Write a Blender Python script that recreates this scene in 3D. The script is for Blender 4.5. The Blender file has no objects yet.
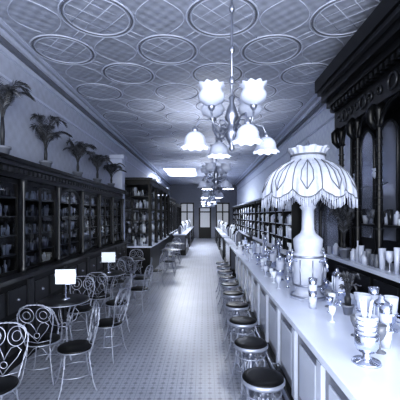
import bpy, math, random
from mathutils import Vector, Matrix
random.seed(7)
sc=bpy.context.scene
sc.view_settings.view_transform='Standard'
try: sc.view_settings.look='Medium High Contrast'
except Exception: pass
H=4.4; XL=-2.88; XR=2.6; YB=-1.8; YE=27.0; CH=1.9

# ---------------- materials ----------------
def blue(g,s=1.0):
    return (min(1,g*0.88*s), min(1,g*0.94*s), min(1.0,g*1.14*s),1)
def mat(name,g,rough=0.5,metal=0.0,trans=0.0,emit=0.0,bump=None,col=None,spec=0.5,var=0.12,vscale=6.0):
    m=bpy.data.materials.new(name); m.use_nodes=True
    nt=m.node_tree; N=nt.nodes; L=nt.links
    b=N['Principled BSDF']
    c=col or blue(g)
    b.inputs['Roughness'].default_value=rough
    b.inputs['Metallic'].default_value=metal
    b.inputs['Specular IOR Level'].default_value=spec
    tc=N.new('ShaderNodeTexCoord')
    nz=N.new('ShaderNodeTexNoise'); nz.inputs['Scale'].default_value=vscale; nz.inputs['Detail'].default_value=4
    L.new(tc.outputs['Object'],nz.inputs['Vector'])
    mx=N.new('ShaderNodeMix'); mx.data_type='RGBA'
    mx.inputs[6].default_value=tuple(x*(1-var) for x in c[:3])+(1,)
    mx.inputs[7].default_value=tuple(min(1,x*(1+var)) for x in c[:3])+(1,)
    L.new(nz.outputs['Fac'],mx.inputs[0]); L.new(mx.outputs[2],b.inputs['Base Color'])
    if trans: b.inputs['Transmission Weight'].default_value=trans
    if emit:
        b.inputs['Emission Color'].default_value=(0.88,0.93,1.0,1); b.inputs['Emission Strength'].default_value=emit
    if bump:
        bp=N.new('ShaderNodeBump'); bp.inputs['Strength'].default_value=bump[1]; bp.inputs['Distance'].default_value=0.02
        n2=N.new('ShaderNodeTexNoise'); n2.inputs['Scale'].default_value=bump[0]
        L.new(tc.outputs['Object'],n2.inputs['Vector']); L.new(n2.outputs['Fac'],bp.inputs['Height']); L.new(bp.outputs['Normal'],b.inputs['Normal'])
    return m
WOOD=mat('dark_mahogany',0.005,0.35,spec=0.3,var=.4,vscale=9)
WOOD2=mat('mahogany_mid',0.022,0.3,spec=0.45,var=.35)  # somewhat lighter mahogany for mouldings, panels and table tops
MARB=mat('white_marble',0.84,0.18,var=.10,vscale=3)
MARB2=mat('grey_marble',0.20,0.3,var=.3,vscale=4)
WIRE=mat('copper_wire',0.42,0.3,metal=0.6)
BRASS=mat('brass',0.34,0.28,metal=0.8)
NICK=mat('nickel',0.70,0.15,metal=0.9)
LEAF=mat('palm_leaf',0.030,0.5,var=.4)
LEAF2=mat('palm_leaf_light',0.10,0.5,var=.4)
POT=mat('clay_pot',0.22,0.5)
PAPER=mat('card_white_glow',0.95,0.6,emit=0.15)  # white card with slight emission; it glows without being a lamp
BOT=[mat('bottle_light',0.60,0.15),mat('bottle_mid',0.16,0.15),mat('bottle_dark',0.025,0.12),mat('bottle_white',0.9,0.25)]
SEAT=mat('black_seat_wood',0.004,0.4,spec=.3)
PILA=mat('cream_plaster',0.66,0.6,bump=(30,.1))
MIRR=mat('mirror_glass',0.50,0.18,metal=0.7,var=.3,vscale=1.5)
PANE=mat('case_glass',0.22,0.08,metal=0.5)
SKYL=mat('daylight_glass',0.9,0.5,emit=1.5)
DOORG=mat('far_window_glass',0.3,0.5,emit=0.22)
SHADE=mat('opal_glass_shade',0.60,0.3,emit=0.0)
LSH=mat('lamp_shade_opal',0.48,0.45,emit=0.0,var=.25,vscale=25)
LSH2=mat('lamp_shade_rib',0.12,0.35)
LBASE=mat('lamp_onyx',0.52,0.25,var=.3,vscale=8)
def glass_mat():
    m=bpy.data.materials.new('cabinet_door_glass'); m.use_nodes=True; N=m.node_tree.nodes; L=m.node_tree.links
    N.remove(N['Principled BSDF']); o=N['Material Output']
    t=N.new('ShaderNodeBsdfTransparent'); t.inputs[0].default_value=(.94,.96,.98,1)
    g=N.new('ShaderNodeBsdfGlossy'); g.inputs['Roughness'].default_value=.04
    f=N.new('ShaderNodeFresnel'); f.inputs[0].default_value=1.45
    x=N.new('ShaderNodeMixShader'); L.new(f.outputs[0],x.inputs[0]); L.new(t.outputs[0],x.inputs[1]); L.new(g.outputs[0],x.inputs[2]); L.new(x.outputs[0],o.inputs[0])
    return m
GLS=glass_mat()

def nodes_mat(name):
    m=bpy.data.materials.new(name); m.use_nodes=True
    return m,m.node_tree.nodes,m.node_tree.links,m.node_tree.nodes['Principled BSDF']
def MATH(N,L,op,a,b=None,c=None):
    n=N.new('ShaderNodeMath'); n.operation=op
    for i,v in enumerate((a,b,c)):
        if v is None: continue
        if isinstance(v,(int,float)): n.inputs[i].default_value=v
        else: L.new(v,n.inputs[i])
    return n.outputs[0]
def floor_mat():
    m,N,L,b=nodes_mat('mosaic_floor')
    tc=N.new('ShaderNodeTexCoord'); sp=N.new('ShaderNodeSeparateXYZ'); L.new(tc.outputs['Object'],sp.inputs[0])
    X,Y=sp.outputs[0],sp.outputs[1]
    def cell(v,s,off=0.0): return MATH(N,L,'ABSOLUTE',MATH(N,L,'SUBTRACT',MATH(N,L,'FRACT',MATH(N,L,'ADD',MATH(N,L,'DIVIDE',v,s),off)),0.5))
    s=0.105
    fx,fy=cell(X,s),cell(Y,s)
    dot=MATH(N,L,'MULTIPLY',MATH(N,L,'LESS_THAN',fx,0.19),MATH(N,L,'LESS_THAN',fy,0.19))
    gx,gy=cell(X,s/2,.5),cell(Y,s/2,.5)
    gr=MATH(N,L,'MAXIMUM',MATH(N,L,'LESS_THAN',gx,0.06),MATH(N,L,'LESS_THAN',gy,0.06))
    nz=N.new('ShaderNodeTexNoise'); nz.inputs['Scale'].default_value=1.3; nz.inputs['Detail'].default_value=8; nz.inputs['Roughness'].default_value=.65
    L.new(tc.outputs['Object'],nz.inputs['Vector'])
    def mix(f,a,bcol):
        mx=N.new('ShaderNodeMix'); mx.data_type='RGBA'
        L.new(f,mx.inputs[0])
        for i,v in ((6,a),(7,bcol)):
            if isinstance(v,tuple): mx.inputs[i].default_value=v
            else: L.new(v,mx.inputs[i])
        return mx.outputs[2]
    c=mix(nz.outputs['Fac'],blue(.22),blue(.52))
    c=mix(MATH(N,L,'MULTIPLY',gr,.5),c,blue(.10))
    c=mix(MATH(N,L,'MULTIPLY',dot,.5),c,blue(.09))
    L.new(c,b.inputs['Base Color']); b.inputs['Roughness'].default_value=.33
    return m
def ceil_mat():
    m,N,L,b=nodes_mat('pressed_tin')
    tc=N.new('ShaderNodeTexCoord'); sp=N.new('ShaderNodeSeparateXYZ'); L.new(tc.outputs['Object'],sp.inputs[0])
    X,Y=sp.outputs[0],sp.outputs[1]
    w=MATH(N,L,'MULTIPLY',MATH(N,L,'SINE',MATH(N,L,'MULTIPLY',X,34)),MATH(N,L,'SINE',MATH(N,L,'MULTIPLY',Y,34)))
    bp=N.new('ShaderNodeBump'); bp.inputs['Strength'].default_value=.35; bp.inputs['Distance'].default_value=.010
    L.new(w,bp.inputs['Height']); L.new(bp.outputs['Normal'],b.inputs['Normal'])
    mx=N.new('ShaderNodeMix'); mx.data_type='RGBA'; mx.inputs[6].default_value=blue(.36); mx.inputs[7].default_value=blue(.50)
    L.new(MATH(N,L,'ADD',MATH(N,L,'MULTIPLY',w,.35),.5),mx.inputs[0]); L.new(mx.outputs[2],b.inputs['Base Color'])
    b.inputs['Roughness'].default_value=.5
    return m
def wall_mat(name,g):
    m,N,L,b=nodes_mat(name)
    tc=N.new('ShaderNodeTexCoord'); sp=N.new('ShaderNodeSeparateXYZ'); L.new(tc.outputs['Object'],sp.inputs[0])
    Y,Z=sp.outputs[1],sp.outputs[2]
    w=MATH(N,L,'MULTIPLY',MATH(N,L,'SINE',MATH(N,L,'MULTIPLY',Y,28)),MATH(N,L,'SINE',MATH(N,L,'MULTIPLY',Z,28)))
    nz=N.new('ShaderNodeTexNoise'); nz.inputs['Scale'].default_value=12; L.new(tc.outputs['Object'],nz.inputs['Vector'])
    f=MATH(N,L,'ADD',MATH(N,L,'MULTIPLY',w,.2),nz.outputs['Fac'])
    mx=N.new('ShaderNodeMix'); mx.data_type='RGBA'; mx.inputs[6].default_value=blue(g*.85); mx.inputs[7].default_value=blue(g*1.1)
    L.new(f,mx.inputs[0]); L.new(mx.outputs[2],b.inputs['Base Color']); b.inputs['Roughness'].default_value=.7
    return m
FLOOR=floor_mat(); CEIL=ceil_mat(); RING=mat('tin_relief',0.62,0.45); WALLL=wall_mat('wallpaper_left',.54); WALLR=wall_mat('wallpaper_right_lit',.88)  # right wallpaper is paler: upward light on that wall put into its colour
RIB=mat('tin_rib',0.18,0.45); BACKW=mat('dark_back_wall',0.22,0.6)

# ---------------- mesh builder ----------------
class MB:
    def __init__(s): s.V=[];s.F=[];s.M=[];s.S=[];s.mats=[]
    def mi(s,m):
        if m not in s.mats: s.mats.append(m)
        return s.mats.index(m)
    def add(s,vs,fs,m,smooth=False,T=None):
        o=len(s.V)
        for v in vs:
            v=Vector(v)
            if T is not None: v=T@v
            s.V.append(tuple(v))
        k=s.mi(m)
        for f in fs: s.F.append(tuple(i+o for i in f)); s.M.append(k); s.S.append(smooth)
    def box(s,x0,x1,y0,y1,z0,z1,m,T=None):
        vs=[(x,y,z) for z in (z0,z1) for y in (y0,y1) for x in (x0,x1)]
        s.add(vs,[(0,2,3,1),(4,5,7,6),(0,1,5,4),(2,6,7,3),(0,4,6,2),(1,3,7,5)],m,False,T)
    def lathe(s,prof,c,m,seg=16,T=None,smooth=True,wave=None):
        vs=[];fs=[];n=len(prof)
        for i,(r,z) in enumerate(prof):
            for j in range(seg):
                a=2*math.pi*j/seg; rr=r;zz=z
                if wave: rr,zz=wave(i/(n-1),a,r,z)
                vs.append((c[0]+rr*math.cos(a),c[1]+rr*math.sin(a),c[2]+zz))
        for i in range(n-1):
            for j in range(seg):
                k=(j+1)%seg; fs.append((i*seg+j,i*seg+k,(i+1)*seg+k,(i+1)*seg+j))
        if prof[0][0]>1e-4 and prof[0][0]<.5 and not wave: fs.append(tuple(reversed(range(seg))))
        if prof[-1][0]>1e-4 and not wave: fs.append(tuple((n-1)*seg+j for j in range(seg)))
        s.add(vs,fs,m,smooth,T)
    def tube(s,pts,r,m,seg=6,closed=False,T=None):
        P=[Vector(p) for p in pts]; n=len(P)
        vs=[];fs=[]
        prev=None
        for i,p in enumerate(P):
            if closed: t=P[(i+1)%n]-P[i-1]
            else: t=P[min(i+1,n-1)]-P[max(i-1,0)]
            if t.length<1e-9: t=Vector((0,0,1))
            t.normalize()
            if prev is None:
                a=Vector((0,0,1)) if abs(t.z)<.9 else Vector((1,0,0))
                u=t.cross(a).normalized()
            else:
                u=(prev-t*prev.dot(t)); u=u.normalized() if u.length>1e-6 else t.orthogonal().normalized()
            prev=u; w=t.cross(u)
            rr=r[i] if isinstance(r,(list,tuple)) else r
            for j in range(seg):
                a=2*math.pi*j/seg; q=p+(u*math.cos(a)+w*math.sin(a))*rr; vs.append(tuple(q))
        for i in range(n if closed else n-1):
            k=(i+1)%n
            for j in range(seg):
                l=(j+1)%seg; fs.append((i*seg+j,i*seg+l,k*seg+l,k*seg+j))
        if not closed:
            fs.append(tuple(reversed(range(seg)))); fs.append(tuple((n-1)*seg+j for j in range(seg)))
        s.add(vs,fs,m,True,T)
    def ring(s,c,R,r,m,axis='z',n=24,seg=6,T=None,sx=1,sy=1):
        pts=[]
        for i in range(n):
            a=2*math.pi*i/n; x,y=R*math.cos(a)*sx,R*math.sin(a)*sy
            pts.append({'z':(c[0]+x,c[1]+y,c[2]),'y':(c[0]+x,c[1],c[2]+y),'x':(c[0],c[1]+x,c[2]+y)}[axis])
        s.tube(pts,r,m,seg,True,T)
    def mesh(s,name):
        me=bpy.data.meshes.new(name); me.from_pydata(s.V,[],s.F)
        for m in s.mats: me.materials.append(m)
        me.polygons.foreach_set('material_index',s.M); me.polygons.foreach_set('use_smooth',s.S); me.update(); return me
    def obj(s,name,loc=(0,0,0),rot=0,bevel=0):
        o=bpy.data.objects.new(name,s.mesh(name)); sc.collection.objects.link(o); o.location=loc; o.rotation_euler=(0,0,rot)
        if bevel:
            b=o.modifiers.new('b','BEVEL'); b.width=bevel; b.segments=2; b.limit_method='ANGLE'
        return o
def inst(o,loc,rot=0,s=1):
    n=bpy.data.objects.new(o.name.split('.')[0],o.data); sc.collection.objects.link(n); n.location=loc; n.rotation_euler=(0,0,rot); n.scale=(s,)*3
    return n

# ---------------- room ----------------
b=MB(); b.box(XL-.2,XR+.2,YB,YE,-.1,0,FLOOR); b.obj('floor')
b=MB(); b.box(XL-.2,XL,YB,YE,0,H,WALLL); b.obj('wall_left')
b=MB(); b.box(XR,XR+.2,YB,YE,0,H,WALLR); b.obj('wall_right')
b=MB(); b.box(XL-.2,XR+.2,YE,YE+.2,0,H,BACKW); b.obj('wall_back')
b=MB()
sx0,sx1,sy0,sy1=-2.25,-.5,17.5,20.8
b.box(XL-.2,XR+.2,YB,sy0,H,H+.1,CEIL); b.box(XL-.2,XR+.2,sy1,YE+.2,H,H+.1,CEIL)
b.box(XL-.2,sx0,sy0,sy1,H,H+.1,CEIL); b.box(sx1,XR+.2,sy0,sy1,H,H+.1,CEIL)
cols=[-2.15,-1.36,-.57,.22,1.01,1.80]
for ci,x in enumerate(cols):
    y=.85*(ci%2)+1.68-.05-1.7
    while y<YE-.6:
        if not(sx0-.5<x<sx1+.5 and sy0-.5<y<sy1+.5):
            n=44 if y<12 else 16
            b.ring((x,y,H-.002),.455,.011,RING,n=n,seg=5)
            b.ring((x,y,H),.425,.011,RIB,n=n,seg=4)
            b.ring((x,y,H-.002),.395,.009,RING,n=n,seg=4)
            if y<12:
                for s in (-1,1):
                    for o_ in (-.2,0,.2):
                        hl=math.sqrt(.385**2-o_**2); dx,dy=math.cos(math.pi/4),s*math.sin(math.pi/4)
                        b.tube([(x-dy*o_-dx*hl,y+dx*o_-dy*hl,H+.002),(x-dy*o_+dx*hl,y+dx*o_+dy*hl,H+.002)],.006,RING,4)
        if ci<5:
            for s in (-1,1):
                x2=x+.79; y2=y+s*.85; d=Vector((.79,s*.85,0)); ln=d.length; d/=ln
                for off in (-.05,.05):
                    nn=Vector((-d.y,d.x,0))*off
                    p=Vector((x,y,H+.002))+d*.46+nn; q=Vector((x,y,H+.002))+d*(ln-.46)+nn
                    if not(sx0-.3<(p.x+q.x)/2<sx1+.3 and sy0-.3<(p.y+q.y)/2<sy1+.3) and y2>YB and y2<YE-.3:
                        b.tube([p,q],.009,RING,4)
        if y+1.7<YE-.6 and not(sx0-.4<x<sx1+.4 and sy0-1.2<y+.85<sy1+.4):
            for s in (-1,1):
                b.tube([(x+s*(.05+.26*math.sin(math.pi*j/10)),y+.47+.76*j/10,H+.001) for j in range(11)],.008,RING,4)
        y+=1.7
for x in (-2.62,2.3): b.box(x-.03,x+.03,YB,YE,H-.02,H,RING)
b.obj('ceiling')
b=MB()
for x in (sx0,sx1): b.box(x-.04,x+.04,sy0,sy1,H-.04,H+.1,PILA)
for i in range(5):
    y=sy0+(sy1-sy0)*i/4; b.box(sx0,sx1,y-.03,y+.03,H-.04,H+.1,PILA)
b.box(sx0,sx1,sy0,sy1,H+.11,H+.13,SKYL)
b.obj('window_skylight')
for nm,x,s in (('trim_cornice_left',XL,1),('trim_cornice_right',XR,-1)):
    b=MB()
    for (d,z0,z1) in ((.16,H-.06,H),(.11,H-.13,H-.06),(.05,H-.20,H-.13),(.03,H-.55,H-.51)):
        x0,x1=sorted((x,x+s*d)); b.box(x0,x1,YB,YE,z0,z1,PILA if d!=.11 else RIB)
    b.obj(nm)
b=MB(); b.box(XL,XL+.03,9.95,YE,0,.25,WOOD); b.obj('baseboard_left')
b=MB(); q=YE-.02
b.box(-.5,.5,q-.08,q,0,2.5,WOOD); b.box(-.38,.38,q-.10,q-.08,.9,2.1,DOORG); b.box(-.38,.38,q-.10,q-.08,2.2,2.45,DOORG); b.obj('door_1')
for i,(x0,x1) in enumerate(((-2.0,-.9),(.9,2.0))):
    b=MB(); b.box(x0,x1,q-.06,q,.8,2.9,WOOD)
    for k in range(2):
        a=x0+.08+(x1-x0-.08)/2*k; b.box(a,a+(x1-x0)/2-.14,q-.08,q-.06,.9,2.1,DOORG); b.box(a,a+(x1-x0)/2-.14,q-.08,q-.06,2.2,2.8,DOORG)
    b.obj('window_%d'%(i+1))
for i,y in enumerate((10.15,16.6,22)):
    b=MB(); b.box(XL,XL+.38,y-.17,y+.17,0,3.6,PILA); b.box(XL,XL+.44,y-.2,y+.2,0,.3,PILA); b.box(XL,XL+.44,y-.22,y+.22,3.6,3.72,PILA); b.box(XL,XL+.42,y-.2,y+.2,3.4,3.45,PILA)
    b.obj('trim_pilaster_%d'%(i+1),bevel=.01)

# ---------------- left shelving ----------------
SX=-2.48
b=MB()
Y0,Y1=1.2,9.85; ZT=2.62
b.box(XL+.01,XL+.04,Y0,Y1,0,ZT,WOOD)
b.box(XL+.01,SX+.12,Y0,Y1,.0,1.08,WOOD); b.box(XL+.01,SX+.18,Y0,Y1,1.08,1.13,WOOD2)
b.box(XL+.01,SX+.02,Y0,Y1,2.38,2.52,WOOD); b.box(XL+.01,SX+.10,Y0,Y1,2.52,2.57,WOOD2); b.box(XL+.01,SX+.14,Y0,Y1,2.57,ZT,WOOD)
for i in range(int((Y1-Y0)/.12)): b.box(SX+.02,SX+.05,Y0+i*.12+.02,Y0+i*.12+.08,2.45,2.51,WOOD2)
nb=8; bw=(Y1-Y0)/nb
for i in range(nb+1):
    y=Y0+bw*i
    y=min(max(y,Y0+.07),Y1-.07)
    b.box(XL+.03,SX,y-.04,y+.04,1.13,2.38,WOOD)
    b.lathe([(.04,0),(.04,.05),(.022,.09),(.03,.2),(.02,.5),(.018,1.0),(.03,1.1),(.04,1.2),(.045,1.25)],(SX+.04,y,1.13),WOOD2,10)
    b.box(SX+.12,SX+.15,y-.06,y+.06,.1,1.05,WOOD2)
for i in range(nb):
    a=Y0+bw*i+.08; c=a+bw-.16
    for z in (1.38,1.63,1.88,2.13): b.box(XL+.04,SX-.03,a-.03,c+.03,z-.008,z+.008,MARB2)
    for k in range(2):
        q=a+(c-a)/2*k; b.box(SX+.12,SX+.135,q+.04,q+(c-a)/2-.04,.2,.62,WOOD2); b.box(SX+.12,SX+.135,q+.04,q+(c-a)/2-.04,.7,.98,WOOD2)
        b.lathe([(.015,0),(.02,.01),(.012,.03)],(0,0,0),BRASS,8,T=Matrix.Translation((SX+.135,q+(c-a)/4,.84))@Matrix.Rotation(math.pi/2,4,'Y'))
        y0_,y1_=q-.035 if k==0 else q, q+(c-a)/2 if k==0 else q+(c-a)/2+.035
        for (p0,p1,z0,z1) in ((y0_,y0_+.03,1.14,2.37),(y1_-.03,y1_,1.14,2.37),(y0_,y1_,1.14,1.18),(y0_,y1_,2.31,2.37)):
            b.box(SX-.02,SX-.002,p0,p1,z0,z1,WOOD)
        b.add([(SX-.011,y0_+.03,1.18),(SX-.011,y1_-.03,1.18),(SX-.011,y1_-.03,2.31),(SX-.011,y0_+.03,2.31)],[(0,1,2,3)],GLS)
    if i==4:
        m=(a+c)/2; R=(c-a)/2
        b.tube([(SX-.01,m+R*math.cos(t),2.14+.22*math.sin(t)) for t in [math.pi*j/12 for j in range(13)]],.03,WOOD2,6)
b.obj('glassware_cabinet')

def bottle(b,x,y,z,h,r,m,seg=8,kind=0):
    if kind==0: p=[(r,0),(r,h*.6),(r*.35,h*.75),(r*.35,h*.95),(r*.45,h)]
    elif kind==1: p=[(r*.9,0),(r,h*.15),(r,h*.75),(r*.6,h*.82),(r*.75,h*.86),(r*.3,h),(0,h*1.02)]
    elif kind==2: p=[(r*.6,0),(r*.12,h*.05),(r*.12,h*.4),(r*.8,h*.55),(r,h)]
    else: p=[(r*.75,0),(r,h)]
    b.lathe(p,(x,y,z),m,seg)
b=MB()
for i in range(nb):
    a=Y0+bw*i+.08; c=a+bw-.20
    for z,hh in ((1.131,.2),(1.389,.19),(1.639,.18),(1.889,.18),(2.139,.14)):
        y=a
        while y<c:
            r=random.uniform(.016,.030)
            m=random.choices(BOT,[6,3,2,5])[0]
            bottle(b,SX-.08+random.uniform(-.03,.02),y+r,z,random.uniform(.5,1)*hh,r,m,8,random.randrange(4)); y+=r*2+random.uniform(.003,.025)
b.obj('bottles_on_shelving')

# ---------------- palms ----------------
def palm(seed,spread=.42,height=.78,n=15,lx=-.17,pot=.12,lw=.008,stem=.0,K=12,leafl=.5):
    rnd=random.Random(seed); b=MB()
    ph=pot*1.7
    b.lathe([(pot*.65,0),(pot*.9,ph*.8),(pot*1.05,ph*.82),(pot*1.05,ph),(pot*.9,ph),(pot*.85,ph*.85),(0,ph*.85)],(0,0,0),POT,16)
    b.lathe([(.025,ph*.8),(.03,ph+.05+stem*.5),(.018,ph+.08+stem)],(0,0,0),LEAF,8)
    z0=ph*.85+stem
    for i in range(n):
        a=2*math.pi*i/n+rnd.uniform(-.2,.2); out=spread*rnd.uniform(.55,1.0); up=(height-z0)*rnd.uniform(.6,1)
        pts=[]
        for k in range(K+1):
            t=k/K
            x=out*t**1.5*math.cos(a); y=out*t**1.5*math.sin(a)
            z=z0+up*math.sin(min(t*2.1,2.4))
            if x<lx: x=lx-(x-lx)*.1
            pts.append(Vector((x,y,z)))
        b.tube(pts,[.006*(1-.7*k/K)+.001 for k in range(K+1)],LEAF,4)
        side=Vector((-math.sin(a),math.cos(a),0))
        for k in range(4,K+1):
            for hf in (0,.33,.66):
                p=pts[k-1].lerp(pts[k],hf); d=(pts[k]-pts[k-1]).normalized()
                Lf=spread*leafl*math.sin(math.pi*(.15+.75*(k+hf)/(K+1)))
                for s in (-1,1):
                    tip=p+side*s*Lf*.55+d*Lf*.75-Vector((0,0,Lf*.35))
                    if tip.x<lx-.02: tip.x=lx-.02
                    w=d*lw*spread/.4
                    mid=p.lerp(tip,.5)+Vector((0,0,.015))
                    b.add([p-w,p+w,mid+w,tip,mid-w],[(0,1,2,3,4)],LEAF2 if rnd.random()<.4 else LEAF)
    return b
for y,sd,s,st in ((4.3,1,1.15,.3),(5.47,2,.98,.15),(6.85,3,.95,.12),(8.1,4,.88,.1),(9.3,5,.85,.1)):
    palm(sd,height=.92*s,n=13,spread=.40,stem=st,pot=.10,lx=-.15,lw=.006).obj('potted_palm',(-2.64,y,ZT+.002))

# ---------------- projecting display cabinets (left, far) ----------------
def display_cab(w,d,h,nbay):
    b=MB()
    b.box(0,d,0,w,0,.85,WOOD); b.box(0,d+.05,-.03,w+.03,.85,.9,MARB)
    b.box(0,d,0,w,h-.22,h-.06,WOOD); b.box(0,d+.06,-.06,w+.06,h-.06,h,WOOD2)
    for z in (1.3,1.7,2.1,2.5): b.box(.05,d-.05,.03,w-.03,z,z+.02,WOOD2)
    b.box(0,.03,0,w,.9,h-.2,PANE)
    for i in range(nbay+1):
        y=w*i/nbay; y=min(max(y,.04),w-.04)
        b.box(d-.06,d,y-.04,y+.04,.9,h-.2,WOOD); b.box(0,.06,y-.04,y+.04,.9,h-.2,WOOD)
        b.lathe([(.04,0),(.02,.1),(.03,.5),(.02,1),(.02,h-1.3),(.04,h-1.12)],(d+.02,y,.9),WOOD2,8)
    for z0 in (.9,1.32,1.72,2.12,2.52):
        y=.1
        while y<w-.1:
            r=random.uniform(.03,.06); m=random.choices(BOT,[4,3,3,5])[0]
            bottle(b,random.uniform(.15,d-.15),y,z0+.001,random.uniform(.15,.3),r,m,7,random.randrange(4)); y+=r*2.1
    return b
display_cab(5.3,.9,3.1,4).obj('display_cabinet',(-2.76+.1,10.6,0))
display_cab(4.5,.8,2.9,4).obj('display_cabinet',(-2.76,17.2,0))
display_cab(4,.8,2.7,3).obj('display_cabinet',(-2.76,22.5,0))

# ---------------- right wall: shelving with bottles ----------------
def wallshelf(w,h,nbay,d=.4):
    b=MB()
    b.box(-.03,0,0,w,0,h,PANE)
    b.box(-d-.15,0,0,w,0,.9,WOOD); b.box(-d-.2,0,-.02,w,.9,.94,MARB)
    b.box(-d,0,0,w,h-.14,h-.05,WOOD); b.box(-d-.06,0,-.04,w+.02,h-.05,h,MARB)
    for i in range(nbay+1):
        y=w*i/nbay; y=min(max(y,.04),w-.04); b.box(-d,0,y-.03,y+.03,.94,h-.1,WOOD)
    z=.94
    while z<h-.35:
        if z>1: b.box(-d+.02,-.03,.02,w-.02,z-.02,z,MARB)
        y=.08
        while y<w-.08:
            r=random.uniform(.03,.06); m=random.choices(BOT,[5,2,1,8])[0]
            bottle(b,-d+.1,y,z+.001,random.uniform(.18,.3),r,m,7,random.randrange(4)); y+=r*2.1
        z+=.36
    return b
wallshelf(6,2.55,6).obj('apothecary_shelving',(XR-.01,8.3,0))
wallshelf(6,2.55,6).obj('apothecary_shelving',(XR-.01,14.5,0))
wallshelf(5.5,2.55,5).obj('apothecary_shelving',(XR-.01,20.7,0))

b=MB()
b.box(-.5,0,0,2.3,0,.95,WOOD); b.box(-.54,0,-.02,2.32,.95,1.0,MARB)
b.box(-.08,0,.05,2.25,1.0,2.3,WOOD); b.box(-.09,-.08,.2,2.1,1.1,2.15,MIRR)
for y in (.1,1.15,2.2):
    b.lathe([(.06,0),(.04,.1),(.05,.3),(.035,.6),(.04,1.1),(.06,1.25)],(-.14,y,1.0),WOOD2,10)
b.box(-.25,0,0,2.3,2.25,2.4,WOOD)
for i in range(2):
    m=.62+i*1.05
    b.tube([(-.14,m+.5*math.cos(t),2.0+.22*math.sin(t)) for t in [math.pi*j/12 for j in range(13)]],.035,WOOD2,6)
b.obj('mirror_sideboard',(XR-.01,5.85,0))
b=MB()
for i in range(26):
    bottle(b,XR-.4+random.uniform(-.06,.06),5.95+i*.083,1.001,random.uniform(.15,.35),.035,random.choice((BOT[0],BOT[3],BOT[1])),8,random.randrange(4))
b.obj('glassware_on_sideboard')

# ---------------- back bar (right) ----------------
b=MB(); by0,by1=1.0,5.55; bx=2.02
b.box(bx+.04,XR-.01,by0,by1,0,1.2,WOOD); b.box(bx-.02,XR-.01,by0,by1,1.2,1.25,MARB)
y=by0+.1
while y<by1-.3:
    b.box(bx+.02,bx+.04,y,y+.5,.15,.75,WOOD2); b.box(bx+.02,bx+.04,y,y+.5,.85,1.12,WOOD2)
    b.tube([(bx+.01,y+.18,.98),(bx-.015,y+.2,.98),(bx-.015,y+.3,.98),(bx+.01,y+.32,.98)],.008,BRASS,6); y+=.6
UX=2.22
b.box(XR-.06,XR-.01,by0,by1,1.25,4.2,WOOD)
cs=[5.42,4.85,4.25,3.4,2.8,2.1,1.4]
for i in range(6):
    c0_,c1_=cs[i+1]+.07,cs[i]-.07
    m=(c0_+c1_)/2; R=(c1_-c0_)/2
    vs=[(XR-.075,c0_,1.55),(XR-.075,c1_,1.55)]+[(XR-.075,m+R*math.cos(t),2.95+.25*math.sin(t)) for t in [math.pi*j/14 for j in range(15)]]
    b.add(vs,[tuple(range(len(vs)))],MIRR)
    b.tube([(XR-.075,v[1],v[2]) for v in vs[1:]]+[(XR-.075,c0_,1.55)],.022,WOOD2,6)
b.box(UX+.22,XR-.02,by1-.06,by1,1.25,3.6,WOOD)
for ii,yy in enumerate(cs):
    tall=[(.085,0),(.085,.08),(.050,.10),(.062,.16),(.040,.22),(.058,.45),(.042,.5),(.050,.55),(.036,1.2),(.034,1.75),(.048,1.8),(.04,1.85),(.07,1.98),(.085,2.05)]
    b.lathe(tall,(UX+.02,yy,1.25),WOOD,14)
    b.ring((UX+.02,yy,1.72),.055,.012,WOOD2); b.ring((UX+.02,yy,3.05),.05,.012,WOOD2)
    for k in range(12):
        b.ring((UX+.02,yy,1.95+k*.085),.042,.008,WOOD2,n=12,seg=5)
    b.tube([(UX-.02,yy,3.0),(UX-.09,yy,3.1),(UX-.10,yy,3.22),(UX-.03,yy,3.3)],[.03,.05,.055,.05],WOOD,8)
b.box(UX+.15,XR-.05,by0,by1-.05,1.735,1.765,WOOD2)
b.box(UX-.04,XR-.01,by0,by1,3.30,3.62,WOOD)
for d,z0,z1,mm in ((.10,3.62,3.70,WOOD2),(.16,3.70,3.80,WOOD),(.24,3.80,3.92,WOOD),(.30,3.92,3.98,WOOD2),(.34,3.98,4.18,WOOD)):
    b.box(UX-d,XR-.01,by0,by1+d*.3,z0,z1,mm)
y=by0
while y<by1:
    b.box(UX-.14,UX-.04,y,y+.06,3.62,3.69,WOOD); y+=.12
for i in range(6):
    m=(cs[i]+cs[i+1])/2; R=(cs[i]-cs[i+1])/2-.05
    b.tube([(UX+.02,m+R*math.cos(t),3.02+.28*math.sin(t)) for t in [math.pi*j/14 for j in range(15)]],.03,WOOD,8)
    for s in (-1,1):
        b.tube([(UX-.05,m+s*R*.8+.08*math.cos(t)*(1-t/9),3.45+.08*math.sin(t)*(1-t/9)) for t in [j*.5 for j in range(15)]],.014,WOOD2,6)
    b.ring((UX-.05,m,3.46),.09,.016,WOOD2,axis='x',n=18)
    b.tube([(XR-.08,m,2.35),(XR-.2,m,2.30),(XR-.24,m,2.38)],.008,BRASS,6)
    b.lathe([(.02,0),(.045,.03),(.055,.07),(.04,.11),(.055,.14)],(XR-.24,m,2.40),SHADE,14)
b.obj('back_bar')
b=MB()
for z,h in ((1.251,.3),(1.766,.24)):
    y=by0+.15
    while y<by1-.2:
        r=random.uniform(.028,.05); x=(2.12 if z<1.3 else UX+.27)
        if z<1.3 and abs(y-5.0)<.25: y+=.1; continue
        bottle(b,x+(0 if z<1.3 else random.uniform(-.02,.02)),y,z,random.uniform(.5,1)*h,r,random.choices(BOT,[5,3,3,1] if z>1.3 else [5,2,1,3])[0],10,random.randrange(4)); y+=r*2+random.uniform(.01,.08)
b.obj('back_bar_glassware')
palm(21,spread=.30,height=.85,n=15,lx=-.6,pot=.09,lw=.01).obj('potted_fern',(2.11,5.0,1.252))

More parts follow.
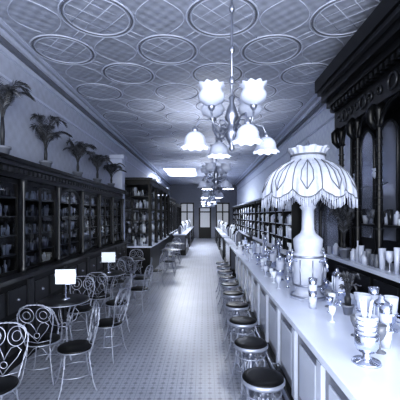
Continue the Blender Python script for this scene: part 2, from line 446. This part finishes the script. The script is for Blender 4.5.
# ---------------- soda fountain counter ----------------
b=MB(); cy0,cy1=.9,9.0; cz=1.05
b.box(.70,1.42,cy0,cy1,cz-.05,cz,MARB)
b.box(.78,1.40,cy0+.02,cy1-.02,cz-.12,cz-.05,WOOD2)
b.box(.86,1.36,cy0+.05,cy1-.05,0.0,cz-.12,MARB2)
b.box(.80,.86,cy0+.05,cy1-.05,0,.18,WOOD)
b.box(.82,.86,cy0+.05,cy1-.05,cz-.20,cz-.12,MARB)
y=cy0+.1
while y<cy1-.1:
    b.box(.825,.86,y-.05,y+.05,.18,cz-.22,MARB); 
    b.box(.845,.86,y+.14,y+.56,.28,.74,MARB); y+=.7
b.box(1.36,1.72,cy0+.1,cy1-.4,.78,.84,NICK); b.box(1.40,1.70,cy0+.15,cy1-.45,0.05,.78,WOOD)
b.tube([(.72,cy0+.1,.28),(.72,cy1-.1,.28)],.018,BRASS,8)
y=cy0+.3
while y<cy1: b.tube([(.72,y,.28),(.80,y,.28),(.84,y,.22)],.01,BRASS,6); y+=1.2
b.box(1.42,1.52,cy0+.3,cy1-.3,cz-.2,cz+.04,MARB)
b.obj('soda_fountain_counter',bevel=.006)

def stool():
    b=MB()
    b.lathe([(0,.685),(.10,.685),(.15,.69),(.158,.70),(.158,.715),(.152,.725)],(0,0,0),WIRE,32)
    b.lathe([(.150,.70),(.152,.722),(.145,.735),(.10,.742),(0,.742)],(0,0,0),SEAT,32)
    b.lathe([(.05,.60),(.025,.63),(.03,.67),(.06,.685)],(0,0,0),BRASS,12)
    b.lathe([(.02,.2),(.02,.62)],(0,0,0),BRASS,10)
    for k in range(4):
        a=math.pi/4+k*math.pi/2; c,s=math.cos(a),math.sin(a)
        path=[(.03,.62),(.06,.55),(.075,.45),(.07,.35),(.085,.22),(.12,.1),(.15,.02),(.165,.008)]
        for ph in (0,math.pi):
            pts=[]
            for i in range(29):
                t=i/28*(len(path)-1); j=min(int(t),len(path)-2); f=t-j
                r=path[j][0]*(1-f)+path[j+1][0]*f; z=path[j][1]*(1-f)+path[j+1][1]*f
                o=.007*math.sin(i*1.1+ph); q=.007*math.cos(i*1.1+ph)
                pts.append(((r+q)*c-o*s,(r+q)*s+o*c,max(z,.008)))
            b.tube(pts,.0055,WIRE,5)
        b.tube([(.075*c,.075*s,.44),(.12*c,.12*s,.50),(.135*c,.135*s,.58),(.10*c,.10*s,.63),(.07*c,.07*s,.60)],.006,WIRE,5)
    b.ring((0,0,.2),.09,.007,WIRE); b.ring((0,0,.45),.078,.006,WIRE)
    b.ring((0,0,.62),.13,.006,WIRE,n=28)
    return b
st=None
for i in range(10):
    loc=(.42,2.39+.64*i,0)
    if st is None: st=stool().obj('bar_stool',loc)
    else: inst(st,loc,.3*i)

# ---------------- chairs and tables ----------------
def twist(b,path,r=.005,amp=.006,n=26,T=None,freq=1.1):
    P=[Vector(p) for p in path]
    for ph in (0,math.pi):
        pts=[]
        for i in range(n):
            t=i/(n-1)*(len(P)-1); j=min(int(t),len(P)-2); f=t-j
            p=P[j].lerp(P[j+1],f); d=(P[j+1]-P[j]).normalized(); u=d.orthogonal().normalized(); w=d.cross(u)
            pts.append(p+u*amp*math.cos(i*freq+ph)+w*amp*math.sin(i*freq+ph))
        b.tube(pts,r,WIRE,5,T=T)
def chair():
    b=MB()
    b.lathe([(0,.44),(.17,.44),(.185,.447),(.185,.462),(.175,.468),(0,.468)],(0,0,0),SEAT,28)
    b.ring((0,0,.445),.188,.006,WIRE,n=28)
    for sx in (-1,1):
        for sy in (-1,1):
            twist(b,[(sx*.12,sy*.12,.44),(sx*.13,sy*.13,.3),(sx*.16,sy*.16,.1),(sx*.19,sy*.19,.012)],.004,.005)
            b.tube([(sx*.13,sy*.13,.3),(sx*.05,sy*.13,.4),(0,sy*.13,.42)],.004,WIRE,5)
    b.ring((0,0,.2),.205,.005,WIRE,n=24)
    path=[(-.13,-.14,.44),(-.15,-.17,.55),(-.185,-.20,.70),(-.19,-.215,.80),(-.15,-.225,.88),(-.08,-.23,.915),(0,-.23,.92),(.08,-.23,.915),(.15,-.225,.88),(.19,-.215,.80),(.185,-.20,.70),(.15,-.17,.55),(.13,-.14,.44)]
    twist(b,path,.0045,.005,64)
    def bk(x,z): return (x,-.14-.09*min(1,(z-.44)/.42),z)
    for s in (-1,1):
        b.tube([bk(s*.088+.078*math.cos(t),.80+.085*math.sin(t)) for t in [2*math.pi*j/20 for j in range(20)]],.005,WIRE,5,True)
        b.tube([bk(s*.088+.04*math.cos(t),.80+.045*math.sin(t)) for t in [2*math.pi*j/14 for j in range(14)]],.004,WIRE,5,True)
        b.tube([bk(0,.48),bk(s*.05,.55),bk(s*.11,.62),bk(s*.14,.68),bk(s*.10,.715),bk(s*.05,.70),bk(s*.02,.65),bk(0,.60)],.005,WIRE,5)
    b.ring(bk(0,.56),.03,.0045,WIRE,axis='y',n=14)
    b.tube([bk(-.13,.5),bk(0,.47),bk(.13,.5)],.0045,WIRE,5)
    return b
def table():
    b=MB()
    b.lathe([(0,.735),(.30,.735),(.325,.742),(.325,.758),(.31,.765),(0,.765)],(0,0,0),WOOD2,36)
    b.ring((0,0,.745),.327,.007,WIRE,n=36)
    for k in range(4):
        a=math.pi/4+k*math.pi/2; c,s=math.cos(a),math.sin(a)
        twist(b,[(.22*c,.22*s,.735),(.13*c,.13*s,.6),(.07*c,.07*s,.42),(.10*c,.10*s,.2),(.24*c,.24*s,.012)],.0065,.008,40)
        b.tube([(r*c,r*s,z) for r,z in ((.07,.42),(.16,.46),(.2,.56),(.15,.62),(.11,.57))],.006,WIRE,5)
    b.ring((0,0,.42),.08,.008,WIRE); b.ring((0,0,.18),.12,.006,WIRE)
    return b
def menu():
    b=MB()
    b.lathe([(.06,0),(.055,.012),(.012,.02),(.008,.20)],(0,0,0),NICK,14)
    b.tube([(-.13,0,.20),(.13,0,.20)],.006,NICK,6)
    b.box(-.13,.13,-.006,.006,.205,.40,PAPER)
    for s in (-1,1): b.tube([(s*.135,0,.20),(s*.135,0,.41)],.005,NICK,6)
    return b
ch=tb=mn=None
def put_chair(x,y,r):
    global ch
    if ch is None: ch=chair().obj('wire_parlor_chair',(x,y,0),r)
    else: inst(ch,(x,y,0),r)
TX=-1.9
for i,ty in enumerate((4.45,6.5,8.6,10.9,13.2)):
    x=TX if i<3 else -1.15
    if tb is None: tb=table().obj('parlor_table',(x,ty,0))
    else: inst(tb,(x,ty,0))
    if i<2:
        if mn is None: mn=menu().obj('menu_card_stand',(x+.02,ty,.766),.1)
        else: inst(mn,(x,ty,.766),.1)
    put_chair(x+.02,ty-.62,0.08); put_chair(x-.03,ty+.62,math.pi+.15)
    if i<3: put_chair(x+.60,ty-.02,math.pi/2-.25)
put_chair(-1.78,2.78,math.pi+.1)
put_chair(-1.42,3.62,math.pi/2+.5)
put_chair(-1.45,5.45,math.pi/2+.3)
put_chair(-1.45,7.55,math.pi/2+.2)

# ---------------- chandeliers ----------------
def chandelier():
    b=MB()
    hz=-1.66
    b.lathe([(.10,0),(.09,-.03),(.03,-.07),(.012,-.10)],(0,0,0),BRASS,16)
    b.lathe([(.013,-.08),(.013,hz)],(0,0,0),BRASS,8)
    for z in (-.5,-.9,-1.2): b.lathe([(.013,z-.04),(.028,z-.015),(.028,z+.015),(.013,z+.04)],(0,0,0),BRASS,10)
    b.lathe([(.012,hz+.32),(.03,hz+.30),(.02,hz+.25),(.05,hz+.18),(.07,hz+.1),(.03,hz+.05),(.055,hz),(.075,hz-.06),(.04,hz-.13),(.02,hz-.17),(.03,hz-.2),(0,hz-.23)],(0,0,0),BRASS,16)
    lights=[]
    def shade(x,y,z,up):
        s=1 if up else -1
        def wv(t,a,r,zz): 
            k=max(0,(t-.6)/.4); return r*(1+.07*k*math.cos(a*10)), zz+ s*.008*k*math.cos(a*10)
        if up: prof=[(.03,0),(.06,.012),(.105,.04),(.122,.075),(.118,.105),(.098,.13),(.098,.15),(.125,.185)]
        else: prof=[(.03,0),(.055,.012),(.085,.04),(.098,.075),(.098,.10),(.115,.13),(.135,.15)]
        b.lathe([(r,s*q) for r,q in prof],(x,y,z),SHADE,40,wave=wv)
        b.lathe([(.012,-s*.05),(.032,-s*.02),(.032,s*.012),(.01,s*.012)],(x,y,z),BRASS,12)
        lights.append((x,y,z+s*.09))
    for k in range(4):
        a=math.radians(42)+k*math.pi/2; c,s=math.cos(a),math.sin(a)
        b.tube([(r*c,r*s,hz+z) for r,z in ((.04,.0),(.12,-.08),(.20,-.06),(.26,.03),(.27,.10))],.010,BRASS,6)
        b.tube([(r*c,r*s,hz+z) for r,z in ((.06,.0),(.10,.06),(.16,.05),(.17,-.02),(.13,-.04))],.006,BRASS,5)
        shade(.27*c,.27*s,hz+.16,True)
        a-=math.pi/4-.35; c,s=math.cos(a),math.sin(a)
        b.tube([(r*c,r*s,hz+z) for r,z in ((.05,-.04),(.14,.02),(.24,.06),(.33,.05),(.365,-.02),(.37,-.06))],.010,BRASS,6)
        shade(.37*c,.37*s,hz-.06,False)
    return b,lights
cb,cl=chandelier(); co=None
def add_light(loc,e,r=.03,col=(.96,.98,1)):
    l=bpy.data.lights.new('bulb','POINT'); l.energy=e; l.shadow_soft_size=r; l.color=col
    o=bpy.data.objects.new('bulb',l); sc.collection.objects.link(o); o.location=loc; return o
for i,y in enumerate((3.2,7.8,11.8,15.8,20.2,24.6)):
    x=.26
    if co is None: o=co=cb.obj('chandelier',(x,y,H))
    else: o=inst(co,(x,y,H),.3*i)
    sel=cl if i==0 else cl[:4]
    for (lx,ly,lz) in sel:
        l=add_light((lx,ly,lz),(2.0,46,50,45,35,25)[i]); l.parent=o
    
# ---------------- counter lamp ----------------
b=MB()
b.lathe([(.17,0),(.17,.03),(.13,.05),(.12,.10),(.15,.13),(.155,.40),(.16,.44),(.13,.47),(.14,.50),(.15,.60),(.12,.63),(.08,.66),(.065,.70),(.06,.90),(.085,.93),(.04,.97),(.03,1.02),(.02,1.1),(.02,1.46)],(0,0,0),LBASE,24)
for k in range(8):
    a=k*math.pi/4; b.tube([(.153*math.cos(a),.153*math.sin(a),.14),(.157*math.cos(a),.157*math.sin(a),.40)],.006,BRASS,5)
b.ring((0,0,.14),.155,.012,BRASS); b.ring((0,0,.43),.162,.012,BRASS); b.ring((0,0,.03),.172,.01,BRASS)
for k in range(4):
    a=k*math.pi/2+.5; c,s=math.cos(a),math.sin(a)
    b.tube([(r*c,r*s,z) for r,z in ((.14,.38),(.22,.41),(.25,.36),(.25,.30))],.011,NICK,8)
    b.tube([(r*c,r*s,z) for r,z in ((.22,.41),(.22,.48))],.008,NICK,6)
def wv(t,a,r,z):
    lob=abs(math.cos(a*5)); k=max(0,(t-.15)/.85)
    return r*(1-.12*k*(1-lob))+.008*k*math.cos(a*40), z-(.08*k**2)*lob
prof=[(.06,.50),(.13,.50),(.165,.48),(.17,.45),(.21,.425),(.30,.385),(.385,.32),(.435,.24),(.46,.17),(.465,.12)]
b.lathe([(r,z+.97) for r,z in prof],(0,0,0),LSH,240,wave=wv)
def wc(t,a,r,z): return r+.012*t*math.cos(a*16), z+.008*t*math.cos(a*8)
b.lathe([(.165,1.45),(.175,1.49),(.20,1.53)],(0,0,0),LSH,128,wave=wc)
for k in range(10):
    a=(k+.5)*math.pi/5
    b.tube([((wv(i/9,a,p[0],p[1])[0]+.003)*math.cos(a),(wv(i/9,a,p[0],p[1])[0]+.003)*math.sin(a),wv(i/9,a,p[0],p[1])[1]+.97) for i,p in enumerate(prof) if i>3],.006,LSH2,5)
    a=k*math.pi/5
    for da in (-.12,.0,.12):
        b.tube([((wv(i/9,a+da*q,p[0],p[1])[0]+.002)*math.cos(a+da*q),(wv(i/9,a+da*q,p[0],p[1])[0]+.002)*math.sin(a+da*q),wv(i/9,a+da*q,p[0],p[1])[1]+.97) for (i,p),q in zip(list(enumerate(prof))[4:9],(0,.6,1.1,1.1,0))],.005,LSH2,5)
rim=[]
for j in range(180):
    a=2*math.pi*j/180; r,z=wv(1,a,.465,.12); rim.append((r*math.cos(a),r*math.sin(a),z+.97))
    L0=.065+.03*abs(math.cos(a*5))
    b.tube([(r*math.cos(a),r*math.sin(a),z+.97),(r*math.cos(a),r*math.sin(a),z+.97-L0)],.0045,LSH if j%2 else BOT[0],4)
b.tube(rim,.007,LSH2,5,True)
b.ring((0,0,1.455),.17,.010,LSH2,n=32)
b.lathe([(.06,1.485),(.03,1.50),(.045,1.52),(.05,1.545),(.02,1.57),(.012,1.60),(0,1.62)],(0,0,0),BRASS,14)
lamp=b.obj('fringed_table_lamp',(1.06,3.4,cz+.001))
for s in (-1,1):
    l=add_light((s*.12,0,1.2),1.5,.04); l.parent=lamp

# ---------------- counter-top things ----------------
def holder():
    b=MB()
    b.lathe([(.05,0),(.045,.01),(.018,.025),(.018,.05),(.04,.07),(.05,.12),(.052,.135),(.046,.135)],(0,0,0),NICK,20)
    b.lathe([(.040,.08),(.050,.21),(.054,.25),(.050,.25),(.046,.21),(.036,.09)],(0,0,0),BOT[0],20)
    b.tube([(.05,0,.125),(.085,0,.12),(.09,0,.08),(.045,0,.075)],.005,NICK,6)
    return b
def tumblers(n):
    b=MB()
    for k in range(n):
        z=k*.055; b.lathe([(.030,z),(.040,z+.11),(.037,z+.11),(.028,z+.012)],(0,0,0),NICK if k%2 else BOT[0],18)
    return b
def caster():
    b=MB()
    b.lathe([(.055,0),(.055,.02),(.03,.03),(.045,.05),(.045,.22),(.05,.225),(.05,.25),(.02,.27),(.02,.29),(0,.30)],(0,0,0),NICK,20)
    for k in range(10):
        a=k*.628; b.tube([(.048*math.cos(a),.048*math.sin(a),.05),(.048*math.cos(a),.048*math.sin(a),.22)],.004,BOT[3],5)
    return b
def goblet(m):
    b=MB(); b.lathe([(.035,0),(.033,.006),(.006,.015),(.006,.07),(.02,.085),(.035,.12),(.04,.17),(.037,.17),(.03,.12),(.0,.09)],(0,0,0),m,18); return b
def stand():
    b=MB()
    b.lathe([(.08,0),(.075,.012),(.03,.022),(.022,.04),(.022,.07)],(0,0,0),NICK,24)
    b.lathe([(.05,.07),(.065,.10),(.068,.16),(.06,.17),(.058,.165)],(0,0,0),NICK,24)
    b.lathe([(.05,.12),(.052,.22),(.062,.27),(.058,.27),(.046,.2)],(0,0,0),BOT[0],24)
    for k in range(3): b.ring((0,0,.19+k*.03),.056,.004,NICK,n=24)
    for k in range(5):
        a=k*1.25; b.tube([(.01*math.cos(a),.01*math.sin(a),.2),(.035*math.cos(a),.035*math.sin(a),.36)],.005,BOT[3],6)
    return b
def draft():
    b=MB()
    b.lathe([(.06,0),(.055,.02),(.03,.03),(.025,.10),(.035,.13),(.025,.16),(.025,.34),(.04,.37),(.03,.42),(.0,.45)],(0,0,0),NICK,18)
    for s in (-1,1):
        b.tube([(0,s*.02,.33),(0,s*.08,.40),(0,s*.14,.40),(0,s*.17,.34),(0,s*.17,.28)],.010,NICK,8)
        b.tube([(0,s*.12,.40),(0,s*.12,.47)],.007,BRASS,6)
        b.lathe([(.015,0),(.018,.02),(.0,.035)],(0,s*.12,.465),BOT[2],8)
    return b
Z=cz+.001
used=[(1.06,3.4,.22),(1.22,2.82,.10)]
h0=holder().obj('soda_glass_holder',(1.20,2.5,Z)); used.append((1.2,2.5,.08))
for p in ((1.36,2.42),(1.28,3.12),(1.33,3.75),(1.22,4.25),(.98,4.3),(1.3,4.7),(1.05,5.1),(1.25,5.7),(1.0,6.2),(1.25,6.9),(1.1,7.5)): inst(h0,(p[0],p[1],Z),random.random()*6); used.append(p+(.08,))
t0=tumblers(4).obj('tumbler_stack',(1.16,2.12,Z)); used.append((1.16,2.12,.05))
for p in ((1.34,2.62),(.98,3.0),(1.30,1.98),(1.32,5.2),(1.3,6.25)): inst(t0,(p[0],p[1],Z)); used.append(p+(.05,))
c0=caster().obj('straw_jar',(1.22,2.28,Z)); used.append((1.22,2.28,.06))
for p in ((1.36,3.4),(1.1,4.85),(1.05,7.1),(1.0,8.2)): inst(c0,(p[0],p[1],Z)); used.append(p+(.06,))
stand().obj('ice_cream_soda_stand',(.93,1.9,Z)); used.append((.93,1.9,.09))
d0=draft().obj('soda_draft_tap',(1.2,3.98,Z)); used.append((1.2,3.98,.18))
for y in (5.4,6.58): inst(d0,(1.2,y,Z)); used.append((1.2,y,.18))
palm(33,spread=.12,height=.36,n=9,lx=-.5,pot=.05,K=8,lw=.02).obj('small_potted_fern',(1.22,2.82,Z))
palm(35,spread=.2,height=.45,n=9,lx=-.5,pot=.06,K=8).obj('small_potted_fern',(1.2,8.6,Z)); used.append((1.2,8.6,.12))
gs=[goblet(BOT[0]),goblet(BOT[3]),goblet(NICK),goblet(BOT[1])]; go=[]
rg=random.Random(5); n=0; tries=0
while n<76 and tries<5000:
    tries+=1
    y=1.95+(8.9-1.95)*rg.random(); x=rg.uniform(.80 if y>3.8 else 1.0,1.38)
    if all(math.hypot(x-u,y-v)>r+.04 for u,v,r in used):
        used.append((x,y,.04)); k=rg.randrange(4)
        if n<4: go.append(gs[n].obj('glass_goblet',(x,y,Z)))
        else: inst(go[k],(x,y,Z),0,rg.uniform(.65,.95))
        n+=1

def showcase(w):
    b=MB()
    b.box(0,.6,0,w,0,.25,WOOD); b.box(.03,.57,.03,w-.03,.25,.95,PANE); b.box(-.02,.62,-.02,w+.02,.95,1.0,MARB)
    for x in (.0,.56):
        for y in (0,w-.04): b.box(x,x+.04,y,y+.04,.25,.95,WOOD)
    for i in range(int(w/.3)):
        bottle(b,.3,.2+i*.3,1.001,random.uniform(.25,.6),.09,random.choice(BOT),10,1)
    return b
sh=showcase(3).obj('glass_showcase',(.75,10,0))
for y in (14,18,22): inst(sh,(.75,y,0))
for y in (15.5,19.5,23.2): inst(sh,(-1.5,y,0))

# ---------------- lights ----------------
w=bpy.data.worlds.new('w'); sc.world=w; w.use_nodes=True
w.node_tree.nodes['Background'].inputs[0].default_value=(.90,.95,1,1); w.node_tree.nodes['Background'].inputs[1].default_value=2.3
def area(name,loc,rot,sx,sy,e):
    l=bpy.data.lights.new(name,'AREA'); l.shape='RECTANGLE'; l.size=sx; l.size_y=sy; l.energy=e; l.color=(.95,.98,1)
    o=bpy.data.objects.new(name,l); sc.collection.objects.link(o); o.location=loc; o.rotation_euler=rot
area('front_fill',(0,YB-.1,2.4),(math.radians(90),0,0),5,3.6,370)  # unseen fill lamp added behind the camera, standing in for front windows
area('skylight_daylight',((sx0+sx1)/2,(sy0+sy1)/2,H+.1),(0,0,0),sx1-sx0-.1,sy1-sy0-.1,500)

cam=bpy.data.cameras.new('cam'); co_=bpy.data.objects.new('camera',cam); sc.collection.objects.link(co_); sc.camera=co_
co_.location=(0,0,CH); co_.rotation_euler=(math.radians(90),0,0)
cam.sensor_width=36; cam.lens=36*330/400; cam.shift_x=-.0125; cam.shift_y=.0375; cam.clip_start=.05
